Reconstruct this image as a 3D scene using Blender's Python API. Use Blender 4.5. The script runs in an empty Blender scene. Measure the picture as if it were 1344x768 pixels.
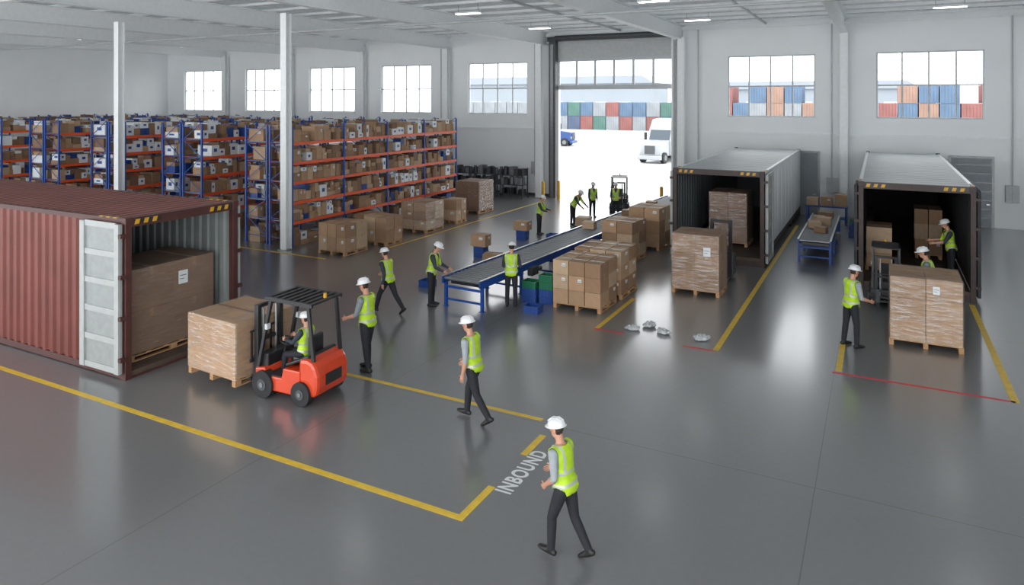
import bpy, math, random
import numpy as np
from mathutils import Vector, Matrix, Euler
random.seed(7)
scene=bpy.context.scene
COL=scene.collection
# ------------------------------------------------------------------ materials
def mat(name,col,rough=.5,metal=0,var=.08,scale=6,bump=0,bscale=30,rnd=0,emis=0,coat=0):
    m=bpy.data.materials.new(name); m.use_nodes=True
    nt=m.node_tree; N=nt.nodes; L=nt.links
    b=N['Principled BSDF']
    tc=N.new('ShaderNodeTexCoord'); no=N.new('ShaderNodeTexNoise'); no.inputs['Scale'].default_value=scale
    no.inputs['Detail'].default_value=4
    L.new(tc.outputs['Object'],no.inputs['Vector'])
    mr=N.new('ShaderNodeMapRange'); mr.inputs['From Min'].default_value=.3; mr.inputs['From Max'].default_value=.7
    mr.inputs['To Min'].default_value=1-var; mr.inputs['To Max'].default_value=1+var
    L.new(no.outputs['Fac'],mr.inputs['Value'])
    last=mr.outputs['Result']
    if rnd:
        oi=N.new('ShaderNodeObjectInfo'); m2=N.new('ShaderNodeMapRange')
        m2.inputs['To Min'].default_value=1-rnd; m2.inputs['To Max'].default_value=1+rnd
        L.new(oi.outputs['Random'],m2.inputs['Value'])
        mu=N.new('ShaderNodeMath'); mu.operation='MULTIPLY'
        L.new(last,mu.inputs[0]); L.new(m2.outputs['Result'],mu.inputs[1]); last=mu.outputs[0]
    vm=N.new('ShaderNodeVectorMath'); vm.operation='SCALE'; vm.inputs[0].default_value=col[:3]
    L.new(last,vm.inputs['Scale']); L.new(vm.outputs[0],b.inputs['Base Color'])
    b.inputs['Roughness'].default_value=rough; b.inputs['Metallic'].default_value=metal
    if coat: b.inputs['Coat Weight'].default_value=coat
    if bump:
        n2=N.new('ShaderNodeTexNoise'); n2.inputs['Scale'].default_value=bscale
        L.new(tc.outputs['Object'],n2.inputs['Vector'])
        bp=N.new('ShaderNodeBump'); bp.inputs['Strength'].default_value=bump; bp.inputs['Distance'].default_value=.02
        L.new(n2.outputs['Fac'],bp.inputs['Height']); L.new(bp.outputs['Normal'],b.inputs['Normal'])
    if emis:
        b.inputs['Emission Color'].default_value=(*col[:3],1); b.inputs['Emission Strength'].default_value=emis
    return m
def srgb(r,g,b):
    f=lambda c:(c/255/12.92 if c/255<=.04045 else ((c/255+.055)/1.055)**2.4)
    return (f(r),f(g),f(b))
M={}
M['wall']=mat('wall_paint',srgb(240,243,244),.7,var=.02,scale=.6)
M['ceil']=mat('glowing_roof_deck',srgb(142,147,150),.6,var=.04,scale=1,emis=.36)  # glow added to the opaque deck to light the hall softly from above
M['steelw']=mat('painted_white_steel',srgb(238,241,242),.45,var=.03)
M['frame']=mat('window_frame',srgb(190,195,198),.45,var=.03)
M['dark']=mat('dark_rubber',(.018,.018,.02),.6,var=.2)
M['black']=mat('black_painted_steel',(.02,.02,.022),.38,var=.15)
M['grey']=mat('grey_metal',(.22,.23,.24),.4,.5,var=.1)
M['dgrey']=mat('dark_grey_metal',(.08,.085,.09),.45,.3,var=.12)
M['lgrey']=mat('light_grey_panel',srgb(186,190,190),.5,var=.06)
M['doorgrey']=mat('grey_door_paint',srgb(138,144,150),.5,var=.04)
M['steel']=mat('bare_steel',(.45,.46,.47),.3,.9,var=.1)
M['roll']=mat('dark_steel_roller',(.26,.27,.28),.35,.6,var=.1)
M['yellow']=mat('yellow_floor_paint',srgb(216,180,60),.5,var=.12,scale=5)
M['red']=mat('red_floor_paint',srgb(200,52,66),.5,var=.12,scale=5)
M['wpaint']=mat('white_floor_paint',srgb(222,224,224),.5,var=.06,scale=9)
M['hazy']=mat('hazard_yellow',srgb(208,158,40),.5,var=.1)
M['blue']=mat('blue_rack_steel',srgb(30,74,152),.4,var=.1)
M['orange']=mat('orange_beam_steel',srgb(226,90,44),.42,var=.08)
M['forange']=mat('orange_forklift_paint',srgb(208,66,30),.3,var=.05,coat=.4)
M['card']=[mat('cardboard_tan',srgb(170,138,108),.8,var=.07,scale=3,rnd=.13),
           mat('cardboard_brown',srgb(150,119,92),.8,var=.07,scale=3,rnd=.13),
           mat('cardboard_pale',srgb(182,156,128),.8,var=.07,scale=3,rnd=.1)]
M['carddk']=mat('cardboard_dark',srgb(128,100,79),.8,var=.08,scale=3,rnd=.06)
M['tape']=mat('packing_tape',srgb(148,112,82),.3,var=.05)
M['seam']=mat('carton_seam',srgb(90,62,42),.9,var=.05)
M['label']=mat('paper_label',srgb(218,222,224),.6,var=.03)
M['ink']=mat('label_ink',srgb(90,90,94),.7,var=.03)
M['wood']=mat('pallet_wood',srgb(172,134,96),.8,var=.22,scale=4)
M['cont']=mat('brown_red_container_paint',srgb(112,54,45),.5,var=.16,scale=1.3)
M['controof']=mat('faded_container_roof',srgb(128,80,72),.5,var=.16,scale=1.0)
M['contdk']=mat('dark_brown_frame',srgb(76,42,38),.5,var=.15)
M['trfr']=mat('trailer_rear_frame',srgb(58,42,40),.5,var=.15)
M['continw']=mat('container_interior',srgb(130,136,135),.6,var=.12,scale=1.5)
M['cdoor']=mat('container_door_panel',srgb(168,171,170),.5,var=.06)
M['cdoor2']=mat('container_door_painted_shade',srgb(146,150,149),.5,var=.08)  # darker base panel paints in the shade between the door ribs
M['trwhite']=mat('white_trailer_skin',srgb(220,224,226),.35,var=.03,scale=1)
M['trroof']=mat('trailer_roof_sheet',srgb(178,184,186),.45,var=.06,scale=1)
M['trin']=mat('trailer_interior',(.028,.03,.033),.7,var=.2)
M['trin2']=mat('trailer_inner_panel',srgb(100,106,108),.6,var=.1)
M['ply']=mat('dark_floor_planks',srgb(80,66,56),.7,var=.2,scale=3)
M['green']=mat('green_plastic',srgb(28,108,74),.4,var=.05)
M['bluep']=mat('blue_plastic',srgb(34,70,140),.4,var=.05)
M['bag']=mat('white_plastic_wrap',srgb(186,190,192),.25,var=.2,scale=10,bump=.9,bscale=14)
M['skin']=mat('skin',srgb(192,142,118),.5,var=.05,scale=12)
M['hair']=mat('dark_hair',srgb(48,34,26),.7,var=.2,scale=30)
M['lip']=mat('lips',srgb(150,90,82),.5,var=.03)
M['eye']=mat('eye',srgb(30,24,22),.3,var=.03)
M['trou']=mat('dark_trousers',srgb(32,34,40),.8,var=.15,scale=10,bump=.3)
M['boot']=mat('black_boots',(.012,.011,.011),.5,var=.2)
M['shg']=mat('grey_work_shirt',srgb(128,136,142),.8,var=.08,scale=10,bump=.3)
M['shd']=mat('dark_work_shirt',srgb(50,56,66),.8,var=.1,scale=10,bump=.3)
M['shw']=mat('pale_work_shirt',srgb(150,156,160),.8,var=.06,scale=10,bump=.3)
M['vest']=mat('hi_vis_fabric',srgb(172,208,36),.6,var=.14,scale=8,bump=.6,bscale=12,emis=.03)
M['refl']=mat('silver_reflective_tape',srgb(184,192,170),.35,.2,var=.05)
M['helm']=mat('white_helmet_plastic',srgb(218,220,222),.25,var=.02,coat=.4)
M['asph']=mat('yard_concrete',srgb(174,174,172),.85,var=.05,scale=.05)
M['glass']=mat('dark_glass',(.05,.07,.09),.08,var=.05)
M['truckw']=mat('white_truck_paint',srgb(164,168,172),.3,var=.02)
M['truckb']=mat('blue_truck_paint',srgb(46,76,130),.3,var=.04)
M['bldg']=mat('hazed_building_cladding',srgb(144,152,160),.8,var=.05,scale=.1)  # distance haze is put into the cladding colour
M['lamp']=mat('lamp_diffuser',(1,1,1),.5,var=0,emis=7)
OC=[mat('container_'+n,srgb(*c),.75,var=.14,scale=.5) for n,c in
    [('blue',(92,114,138)),('red',(140,94,90)),('green',(84,118,110)),('navy',(84,96,120)),('orange',(152,124,110)),('grey',(142,147,152)),('teal',(112,134,142))]]  # muted colours: the yard's bright haze is mixed into the paint
def wrapmat():
    m=bpy.data.materials.new('stretch_wrap_film'); m.use_nodes=True; nt=m.node_tree;N=nt.nodes;L=nt.links
    N.remove(N['Principled BSDF']); o=N['Material Output']
    t=N.new('ShaderNodeBsdfTransparent'); g=N.new('ShaderNodeBsdfGlossy'); g.inputs['Roughness'].default_value=.18
    d=N.new('ShaderNodeBsdfDiffuse'); d.inputs['Color'].default_value=(.55,.52,.48,1)
    a=N.new('ShaderNodeMixShader'); a.inputs[0].default_value=.4
    L.new(g.outputs[0],a.inputs[1]); L.new(d.outputs[0],a.inputs[2])
    tc=N.new('ShaderNodeTexCoord'); mp=N.new('ShaderNodeMapping'); mp.inputs['Scale'].default_value=(1,1,5); mp.inputs['Rotation'].default_value=(.3,.25,0)
    no=N.new('ShaderNodeTexNoise'); no.inputs['Scale'].default_value=3.2; no.inputs['Detail'].default_value=4
    L.new(tc.outputs['Object'],mp.inputs[0]); L.new(mp.outputs[0],no.inputs['Vector'])
    mr=N.new('ShaderNodeMapRange'); mr.inputs['From Min'].default_value=.4; mr.inputs['From Max'].default_value=.72
    mr.inputs['To Min'].default_value=.05; mr.inputs['To Max'].default_value=.32
    L.new(no.outputs['Fac'],mr.inputs['Value'])
    bp=N.new('ShaderNodeBump'); bp.inputs['Strength'].default_value=.8; bp.inputs['Distance'].default_value=.05
    L.new(no.outputs['Fac'],bp.inputs['Height']); L.new(bp.outputs[0],g.inputs['Normal'])
    b=N.new('ShaderNodeMixShader'); L.new(mr.outputs[0],b.inputs[0]); L.new(t.outputs[0],b.inputs[1]); L.new(a.outputs[0],b.inputs[2])
    L.new(b.outputs[0],o.inputs[0]); return m
M['wrap']=wrapmat()
def floormat():
    m=bpy.data.materials.new('polished_concrete'); m.use_nodes=True; nt=m.node_tree;N=nt.nodes;L=nt.links
    b=N['Principled BSDF']; tc=N.new('ShaderNodeTexCoord')
    def noise(s,d=2):
        n=N.new('ShaderNodeTexNoise'); n.inputs['Scale'].default_value=s; n.inputs['Detail'].default_value=d
        L.new(tc.outputs['Object'],n.inputs['Vector']); return n.outputs['Fac']
    def mr(x,a,bb,c,d):
        n=N.new('ShaderNodeMapRange'); n.inputs['From Min'].default_value=a;n.inputs['From Max'].default_value=bb
        n.inputs['To Min'].default_value=c;n.inputs['To Max'].default_value=d; L.new(x,n.inputs['Value']); return n.outputs[0]
    def mth(op,x,y):
        n=N.new('ShaderNodeMath'); n.operation=op
        for i,q in enumerate((x,y)):
            if isinstance(q,(int,float)): n.inputs[i].default_value=q
            elif q is not None: L.new(q,n.inputs[i])
        return n.outputs[0]
    sx=N.new('ShaderNodeSeparateXYZ'); L.new(tc.outputs['Object'],sx.inputs[0])
    def joint(c,off,per):
        a=mth('DIVIDE',mth('SUBTRACT',c,off),per); a=mth('FRACT',mth('ADD',a,100.5),0)
        a=mth('ABSOLUTE',mth('SUBTRACT',a,.5),0); return mr(a,.0006,.0014,.55,1.0)
    j=mth('MINIMUM',joint(sx.outputs[0],-.86,8.0),joint(sx.outputs[1],11.35,9.0))
    v=mth('MULTIPLY',mr(noise(.2),.3,.7,.95,1.05),mr(noise(9,3),.3,.7,.97,1.03))
    v=mth('MULTIPLY',v,j)
    vm=N.new('ShaderNodeVectorMath'); vm.operation='SCALE'; vm.inputs[0].default_value=(.158,.161,.164)
    L.new(v,vm.inputs['Scale']); L.new(vm.outputs[0],b.inputs['Base Color'])
    b.inputs['Roughness'].default_value=.34
    b.inputs['Specular IOR Level'].default_value=.65
    b.inputs['Coat Weight'].default_value=.9; b.inputs['Coat Roughness'].default_value=.17; b.inputs['Coat IOR'].default_value=1.65
    return m
M['floor']=floormat()
# ------------------------------------------------------------------ mesh builder
class MB:
    def __init__(s): s.v=[];s.f=[];s.m=[];s.sm=[]
    def add(s,vs,fs,mi,smooth=False,T=None):
        o=len(s.v)
        for v in vs: s.v.append(tuple(T@Vector(v)) if T is not None else tuple(v))
        for f in fs: s.f.append([i+o for i in f]); s.m.append(mi); s.sm.append(smooth)
        return s
    def box(s,x0,x1,y0,y1,z0,z1,mi=0,T=None):
        vs=[(x0,y0,z0),(x1,y0,z0),(x1,y1,z0),(x0,y1,z0),(x0,y0,z1),(x1,y0,z1),(x1,y1,z1),(x0,y1,z1)]
        return s.add(vs,[(0,3,2,1),(4,5,6,7),(0,1,5,4),(1,2,6,5),(2,3,7,6),(3,0,4,7)],mi,False,T)
    def bar(s,p0,p1,w,h,mi=0):
        p0=Vector(p0);p1=Vector(p1);d=(p1-p0);L_=d.length;q=d.to_track_quat('X','Z').to_matrix().to_4x4()
        return s.box(0,L_,-w/2,w/2,-h/2,h/2,mi,Matrix.Translation(p0)@q)
    def prism(s,prof,y0,y1,mi=0,axis='y',T=None):
        n=len(prof)
        def mk(a,b,c): return {'y':(a,c,b),'x':(c,a,b),'z':(a,b,c)}[axis]
        vs=[mk(a,b,y0) for a,b in prof]+[mk(a,b,y1) for a,b in prof]
        fs=[tuple(range(n)),tuple(reversed(range(n,2*n)))]+[(i,i+n,(i+1)%n+n,(i+1)%n) for i in range(n)]
        return s.add(vs,fs,mi,False,T)
    def cyl(s,p0,p1,r0,r1=None,n=16,mi=0,smooth=True):
        r1=r0 if r1 is None else r1
        p0=Vector(p0);p1=Vector(p1);q=(p1-p0).to_track_quat('Z','Y').to_matrix()
        vs=[]
        for p,r in((p0,r0),(p1,r1)):
            for i in range(n):
                a=2*math.pi*i/n; vs.append(p+q@Vector((r*math.cos(a),r*math.sin(a),0)))
        s.add(vs,[(i,(i+1)%n,(i+1)%n+n,i+n) for i in range(n)],mi,smooth)
        s.add(vs,[tuple(reversed(range(n))),tuple(range(n,2*n))],mi,False); return s
    def ell(s,c,r,mi=0,n=16,k=10,R=None,zmin=-1):
        vs=[];c=Vector(c)
        for j in range(k+1):
            ph=math.pi*j/k
            z=math.cos(ph); z=max(z,zmin)
            rr=math.sin(ph) if z>zmin else math.sqrt(max(0,1-zmin*zmin))
            for i in range(n):
                a=2*math.pi*i/n; p=Vector((r[0]*rr*math.cos(a),r[1]*rr*math.sin(a),r[2]*z))
                if R is not None:p=R@p
                vs.append(c+p)
        fs=[(j*n+i,(j+1)*n+i,(j+1)*n+(i+1)%n,j*n+(i+1)%n) for j in range(k) for i in range(n)]
        return s.add(vs,fs,mi,True)
    def tube(s,pts,rad,n=10,mi=0,up=(0,1,0)):
        pts=[Vector(p) for p in pts]; rad=[(r,r) if not isinstance(r,tuple) else r for r in rad]
        d0=(pts[1]-pts[0]).normalized(); d1=(pts[-1]-pts[-2]).normalized()
        P=[];Rr=[];D=[]
        a=min(rad[0]);b=min(rad[-1])
        for t in(.98,.7,.35): P.append(pts[0]-d0*a*t);f=math.sqrt(1-t*t);Rr.append((rad[0][0]*f,rad[0][1]*f));D.append(d0)
        for i,p in enumerate(pts):
            P.append(p);Rr.append(rad[i])
            if i==0:D.append(d0)
            elif i==len(pts)-1:D.append(d1)
            else:D.append(((pts[i]-pts[i-1]).normalized()+(pts[i+1]-pts[i]).normalized()).normalized())
        for t in(.35,.7,.98): P.append(pts[-1]+d1*b*t);f=math.sqrt(1-t*t);Rr.append((rad[-1][0]*f,rad[-1][1]*f));D.append(d1)
        vs=[]
        up=Vector(up)
        for p,r,d in zip(P,Rr,D):
            x=up.cross(d)
            if x.length<.2: x=Vector((1,0,0)).cross(d) if abs(d.x)<.9 else Vector((0,0,1)).cross(d)
            x.normalize(); y=d.cross(x).normalized()
            for i in range(n):
                an=2*math.pi*i/n; vs.append(p+x*r[0]*math.cos(an)+y*r[1]*math.sin(an))
        k=len(P)
        s.add(vs,[(j*n+i,j*n+(i+1)%n,(j+1)*n+(i+1)%n,(j+1)*n+i) for j in range(k-1) for i in range(n)],mi,True)
        s.add(vs,[tuple(reversed(range(n))),tuple(range((k-1)*n,k*n))],mi,True); return s
    def mesh(s,name,mats):
        me=bpy.data.meshes.new(name); me.from_pydata(s.v,[],s.f); 
        for m in mats: me.materials.append(m)
        me.polygons.foreach_set('material_index',s.m); me.polygons.foreach_set('use_smooth',s.sm); me.update(); return me
    def obj(s,name,mats,parent=None,loc=None,rz=0,label=None,cat=None,group=None,bevel=0):
        ob=bpy.data.objects.new(name,s.mesh(name,mats)); COL.objects.link(ob)
        if parent: ob.parent=parent
        if loc: ob.location=loc
        if rz: ob.rotation_euler=(0,0,rz)
        tag(ob,label,cat,group)
        if bevel:
            b=ob.modifiers.new('bevel','BEVEL'); b.width=bevel; b.segments=2; b.limit_method='ANGLE'
        return ob
def tag(ob,label=None,cat=None,group=None,kind=None):
    if label: ob['label']=label
    if cat: ob['category']=cat
    if group: ob['group']=group
    if kind: ob['kind']=kind
    return ob
def empty(name,loc,rz=0,label=None,cat=None,group=None,scale=1):
    e=bpy.data.objects.new(name,None); e.location=loc; e.rotation_euler=(0,0,rz); e.scale=scale if isinstance(scale,tuple) else (scale,)*3; e.empty_display_size=.2
    COL.objects.link(e); return tag(e,label,cat,group)
def dup(o,loc=None,rz=None,parent=None,label=None,group=None):
    c=o.copy(); COL.objects.link(c)
    if parent: c.parent=parent
    if loc is not None: c.location=loc
    if rz is not None: c.rotation_euler=(0,0,rz)
    if label: c['label']=label
    if group: c['group']=group
    for ch in o.children: dup(ch,parent=c)
    return c
# ------------------------------------------------------------------ SETTING
YB=38.0; XL=-52.0; XR=16.0; ZC=9.95; Y0=-3.0
o=MB().box(XL-.3,XR+.3,Y0,YB+.3,-.3,0).obj('floor',[M['floor']]); tag(o,'grey polished concrete warehouse floor',kind='structure')
WZ0,WZ1=4.87,8.05
wins=[(-50.0,-45.6),(-43.0,-39.1),(-36.5,-32.3),(-30.0,-25.9),(-23.1,-18.9),(-7.1,-2.86),(-.16,4.2),(6.9,11.1)]
DX0,DX1,DZ=-16.85,-9.99,9.2
b=MB(); xs=XL-.3
ops=sorted([(a,c,'w') for a,c in wins]+[(DX0,DX1,'d')])
for a,c,k in ops:
    b.box(xs,a,YB,YB+.3,0,ZC)
    if k=='w': b.box(a,c,YB,YB+.3,0,WZ0); b.box(a,c,YB,YB+.3,WZ1,ZC)
    else: b.box(a,c,YB,YB+.3,DZ,ZC)
    xs=c
b.box(xs,XR+.3,YB,YB+.3,0,ZC)
tag(b.obj('wall_back',[M['wall']]),'white painted warehouse wall with high windows',kind='structure')
b=MB().box(XL-.3,XL,Y0,YB,0,ZC); tag(b.obj('wall_left',[M['wall']]),'white painted side wall',kind='structure')
b=MB().box(XR,XR+.3,Y0,YB,0,ZC); tag(b.obj('wall_right',[M['wall']]),'white painted side wall',kind='structure')
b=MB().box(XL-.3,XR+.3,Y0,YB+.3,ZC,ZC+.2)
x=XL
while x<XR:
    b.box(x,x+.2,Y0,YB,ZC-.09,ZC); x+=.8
tag(b.obj('ceiling',[M['ceil']]),'ribbed grey metal roof deck with added glow',kind='structure')
for i,(a,c) in enumerate(wins):
    b=MB(); y0,y1=YB+.08,YB+.16; t=.07
    b.box(a,c,y0,y1,WZ0,WZ0+t).box(a,c,y0,y1,WZ1-t,WZ1).box(a,a+t,y0,y1,WZ0+t,WZ1-t).box(c-t,c,y0,y1,WZ0+t,WZ1-t)
    for k in(1,2,3):
        xm=a+(c-a)*k/4; b.box(xm-.035,xm+.035,y0+.01,y1-.01,WZ0+t,WZ1-t)
    zm=WZ0+(WZ1-WZ0)*.5; b.box(a+t,c-t,y0+.015,y1-.015,zm-.035,zm+.035)
    tag(b.obj('window_%d'%(i+1),[M['frame']]),'high steel-framed window with eight panes',kind='structure')
    b=MB().box(a-.05,c+.05,YB-.1,YB+.05,WZ0-.08,WZ0); tag(b.obj('trim_%d'%(i+1),[M['steelw']]),'white window sill',kind='structure')
b=MB(); y0,y1=YB+.05,YB+.15
b.box(DX0,DX1,y0,y1,6.36,6.62).box(DX0,DX1,y0,y1,8.0,8.2)
n=6
for k in range(n+1):
    xm=DX0+(DX1-DX0)*k/n; b.box(max(DX0,xm-.06),min(DX1,xm+.06),y0,y1,6.62,8.0)
b.box(DX0,DX1,YB-.05,YB+.28,8.2,DZ,1)
for k in range(5): b.box(DX0,DX1,YB-.09,YB-.05,8.28+k*.19,8.34+k*.19,1)
tag(b.obj('door_1',[M['frame'],M['lgrey']]),'raised sectional loading door with a row of glazed panes',kind='structure')
for i,xx in enumerate((DX0-.42,DX1)):
    b=MB().box(xx,xx+.42,YB-.45,YB,0,9.3); b.box(xx+.12,xx+.3,YB-.5,YB-.45,0,9.0,1)
    tag(b.obj('trim_%d'%(20+i),[M['dgrey'] if i==0 else M['steelw'],M['grey']]),'steel door jamb with guide track',kind='structure')
b=MB().box(DX0-.6,DX1+.5,YB-.3,YB,9.2,9.45); b.cyl((DX0,YB-.45,9.35),(DX1,YB-.45,9.35),.16,mi=1)
tag(b.obj('trim_22',[M['dgrey'],M['dgrey']]),'dark header box of the loading door',kind='structure')
def gdoor(nm,x0,x1,z,kind):
    b=MB().box(x0-.1,x1+.1,YB-.06,YB,0,z+.1,1).box(x0,x1,YB-.09,YB-.06,.02,z,0)
    if kind:
        k=.4
        while k<z: b.box(x0,x1,YB-.1,YB-.09,k,k+.03,1); k+=.4
    b.box(x1-.2,x1-.08,YB-.14,YB-.09,1.02,1.06,2)
    tag(b.obj(nm,[M['doorgrey'],M['grey'],M['steel']]),'grey steel door',kind='structure')
gdoor('door_2',-3.6,-2.75,3.1,0); gdoor('door_3',2.9,4.45,3.1,1)
def trim(n,lab,b,mm='steelw'): return tag(b.obj('trim_%d'%n,[M[mm]]),lab,kind='structure')
trim(30,'horizontal wall rail',MB().box(DX1+.45,XR,YB-.12,YB,3.95,4.07))
trim(31,'horizontal wall rail',MB().box(XL,DX0-.45,YB-.12,YB,3.95,4.07))
trim(32,'horizontal eave girt',MB().box(XL,XR,YB-.15,YB,9.5,9.62))
trim(33,'side wall rail',MB().box(XL,XL+.12,Y0,YB,3.95,4.07))
tag(MB().box(XL,DX0-.45,YB-.03,YB,0,.15).obj('baseboard_back',[M['dgrey']]),'dark wall base strip',kind='structure')
for i,(x,z0,z1) in enumerate(((-8.6,0,9.5),(-2.1,1.2,9.5),(5.2,1.2,9.5),(-18.3,1.2,9.5),(-25.0,0,9.5))):
    trim(40+i,'vertical wall conduit',MB().cyl((x,YB-.2,z0),(x,YB-.2,z1),.035,n=8),'lgrey')
for i,(x,z) in enumerate(((-8.6,1.2),(-2.1,1.2),(5.2,1.2),(-18.3,1.3))):
    trim(50+i,'grey electrical wall box',MB().box(x-.25,x+.25,YB-.22,YB-.0,z,z+.75),'lgrey')
for i,yy in enumerate((24.4,12.3)):
    trim(60+i,'thin grey conduit running across under the roof beams',MB().cyl((XL,yy,8.95),(XR,yy,8.95),.05,n=10),'lgrey')
def column(x,y,zt,w=.3,lab='white steel column bolted to the floor'):
    e=empty('steel_column',(x,y,0),label=lab,cat='column',group='steel columns')
    MB().box(-w/2,w/2,-w/2,-w/2+.03,.02,zt).box(-w/2,w/2,w/2-.03,w/2,.02,zt).box(-.02,.02,-w/2+.03,w/2-.03,.02,zt).obj('column_shaft',[M['steelw']],e)
    MB().box(-w*.75,w*.75,-w*.75,w*.75,0,.025).obj('base_plate',[M['grey']],e)
    return e
for x,y in((-20.25,19.85),(-28.9,18.8)): column(x,y,9.1)
for x in(-9.35,-1.55,6.0,-17.75,-24.5,-31.3,-38.0,-44.8):
    column(x,YB-.36 if x not in(-17.75,-9.35) else YB-.75,9.1,.36,'white steel wall column standing against the wall')
for k,x in enumerate((-45,-38,-31.3,-24.5,-17.6,-9.5,-1.55,6.0,13.5)):
    e=empty('roof_beam',(x,0,0),label='white tapered steel roof beam',cat='beam',group='roof beams')
    MB().box(-.012,.012,Y0,YB-.05,9.03,9.72).obj('beam_web',[M['steelw']],e)
    MB().box(-.17,.17,Y0,YB-.05,9.0,9.03).obj('bottom_flange',[M['steelw']],e)
    MB().box(-.17,.17,Y0,YB-.05,9.72,9.75).obj('top_flange',[M['steelw']],e)
p0=None; y=-2.2
while y<37.8:
    if p0 is None:
        p0=MB().box(XL,XR,-.03,.03,9.75,9.86).box(XL,XR,-.05,.14,9.752,9.77).obj('roof_purlin',[M['steelw']],loc=(0,y,0),label='light grey steel roof purlin',cat='purlin',group='roof purlins')
    else: dup(p0,loc=(0,y,0))
    y+=1.8
for k,xx in enumerate((-13,-5.2,-27.5)):
    MB().cyl((0,Y0,0),(0,YB-.1,0),.06,n=10).obj('sprinkler_pipe',[M['lgrey']],loc=(xx,0,9.69),label='thin grey sprinkler pipe under the roof',cat='pipe',group='sprinkler pipes')
for ly in(4,11.5,18.7,26,33.2):
    for lx in(-43.4,-35.3,-26.6,-15.8,-7.6,2.5,10.5):
        e=empty('high_bay_lamp',(lx,ly,9.5),label='white linear lamp mounted close under the roof',cat='lamp',group='high bay lamps')
        MB().box(-.6,.6,-.13,.13,0,.08).obj('lamp_housing',[M['steelw']],e)
        MB().box(-.57,.57,-.11,.11,-.02,-.001).obj('lamp_diffuser',[M['lamp']],e)
        for sx in(-.5,.5): MB().cyl((sx,0,.08),(sx,0,.4),.01,n=6).obj('hanger_rod',[M['grey']],e)
def strip(x0,x1,y0,y1,m,lab):
    b=MB().box(-(x1-x0)/2,(x1-x0)/2,-(y1-y0)/2,(y1-y0)/2,.0005,.003)
    b.obj('floor_marking',[M[m]],loc=((x0+x1)/2,(y0+y1)/2,0),label=lab,cat='floor marking')
yl='yellow painted line on the concrete floor'; rl='thin red painted line on the concrete floor'
w=.12
strip(-40,-5.08,8.2,8.2+w,'yellow',yl)
strip(-5.2,-5.08,8.325,9.15,'yellow',yl)
strip(-5.2,-5.08,10.2,10.95,'yellow',yl)
strip(-13.0,-5.4,11.42,11.42+.1,'yellow',yl)
strip(-3.42,-3.29,16.5,34.5,'yellow',yl)
strip(-6.4,-6.28,16.7,19.7,'yellow',yl)
strip(-.84,-.72,16.45,18.6,'yellow',yl)
strip(2.22,2.36,16.3,23.5,'yellow',yl)
strip(-23,-17.8,19.3,19.42,'yellow',yl)
strip(-17.0,-16.9,22,36,'yellow',yl)
strip(-.9,2.3,16.3,16.38,'red',rl); strip(-4.1,-3.4,16.4,16.48,'red',rl); strip(-6.4,-5.6,16.6,16.68,'red',rl)
cu=bpy.data.curves.new('t','FONT'); cu.body='INBOUND'; cu.offset=.03; cu.space_character=1.12
to=bpy.data.objects.new('t',cu); COL.objects.link(to); bpy.context.view_layer.update()
me=bpy.data.meshes.new_from_object(to.evaluated_get(bpy.context.evaluated_depsgraph_get())); bpy.data.objects.remove(to)
co=np.array([v.co[:] for v in me.vertices]); mn=co.min(0); mx=co.max(0)
for v in me.vertices:
    v.co.x=(v.co.x-mn[0])/(mx[0]-mn[0])*1.34; v.co.y=(v.co.y-mn[1])/(mx[1]-mn[1])*.28; v.co.z=.004
me.materials.clear(); me.materials.append(M['wpaint'])
t=bpy.data.objects.new('floor_lettering',me); COL.objects.link(t); t.location=(-4.79,9.08,0); t.rotation_euler=(0,0,math.pi/2)
tag(t,'white painted word INBOUND on the concrete floor','floor lettering')
# ------------------------------------------------------------------ CARTONS
def cmesh(mt,lab):
    b=MB().box(-.5,.5,-.5,.5,0,1,0)
    e=.502
    b.box(-e,e,-.04,.04,.8,1.004,1).box(-e,e,-.006,.006,1.0,1.005,2)
    if lab:
        b.box(.5,.503,.05,.3,.6,.82,3).box(.503,.504,.09,.26,.66,.69,4)
        b.box(.08,.32,-.503,-.5,.6,.82,3).box(.12,.28,-.504,-.503,.66,.69,4)
    return b.mesh('carton',[mt,M['tape'],M['seam'],M['label'],M['ink']])
CM=[cmesh(m,l) for m in M['card'] for l in(0,1)]+[cmesh(M['carddk'],0),cmesh(M['carddk'],1)]
def rk(): return random.randrange(3)*2+(1 if random.random()<.3 else 0)
def carton(x,y,z,sx,sy,sz,rz=0,k=None,name='carton',lab='brown cardboard carton sealed with tape',group=None,mesh=None):
    o=bpy.data.objects.new(name,mesh or CM[rk() if k is None else k]); COL.objects.link(o)
    o.location=(x,y,z); o.scale=(sx,sy,sz); o.rotation_euler=(0,0,rz); tag(o,lab,'cardboard box',group); return o
PAL={}
def pallet(cx,cy,z,sx,sy,rz=0):
    key=(round(sx,1),round(sy,1))
    if key not in PAL:
        b=MB(); sx2,sy2=key; n=6
        for xx in(-sx2/2+.05,0,sx2/2-.05):
            for yy in(-sy2/2+.07,0,sy2/2-.07): b.box(xx-.05,xx+.05,yy-.07,yy+.07,.022,.1)
            b.box(xx-.05,xx+.05,-sy2/2,sy2/2,0,.022)
            b.box(xx-.05,xx+.05,-sy2/2,sy2/2,.1,.12)
        for i in range(n):
            yy=-sy2/2+.06+(sy2-.12)*i/(n-1); b.box(-sx2/2,sx2/2,yy-.055,yy+.055,.12,.142)
        PAL[key]=b.mesh('wooden_pallet',[M['wood']])
    o=bpy.data.objects.new('wooden_pallet',PAL[key]); COL.objects.link(o); o.location=(cx,cy,z); o.rotation_euler=(0,0,rz)
    tag(o,'pale wooden shipping pallet under stacked cartons','pallet','wooden pallets'); return o
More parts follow.
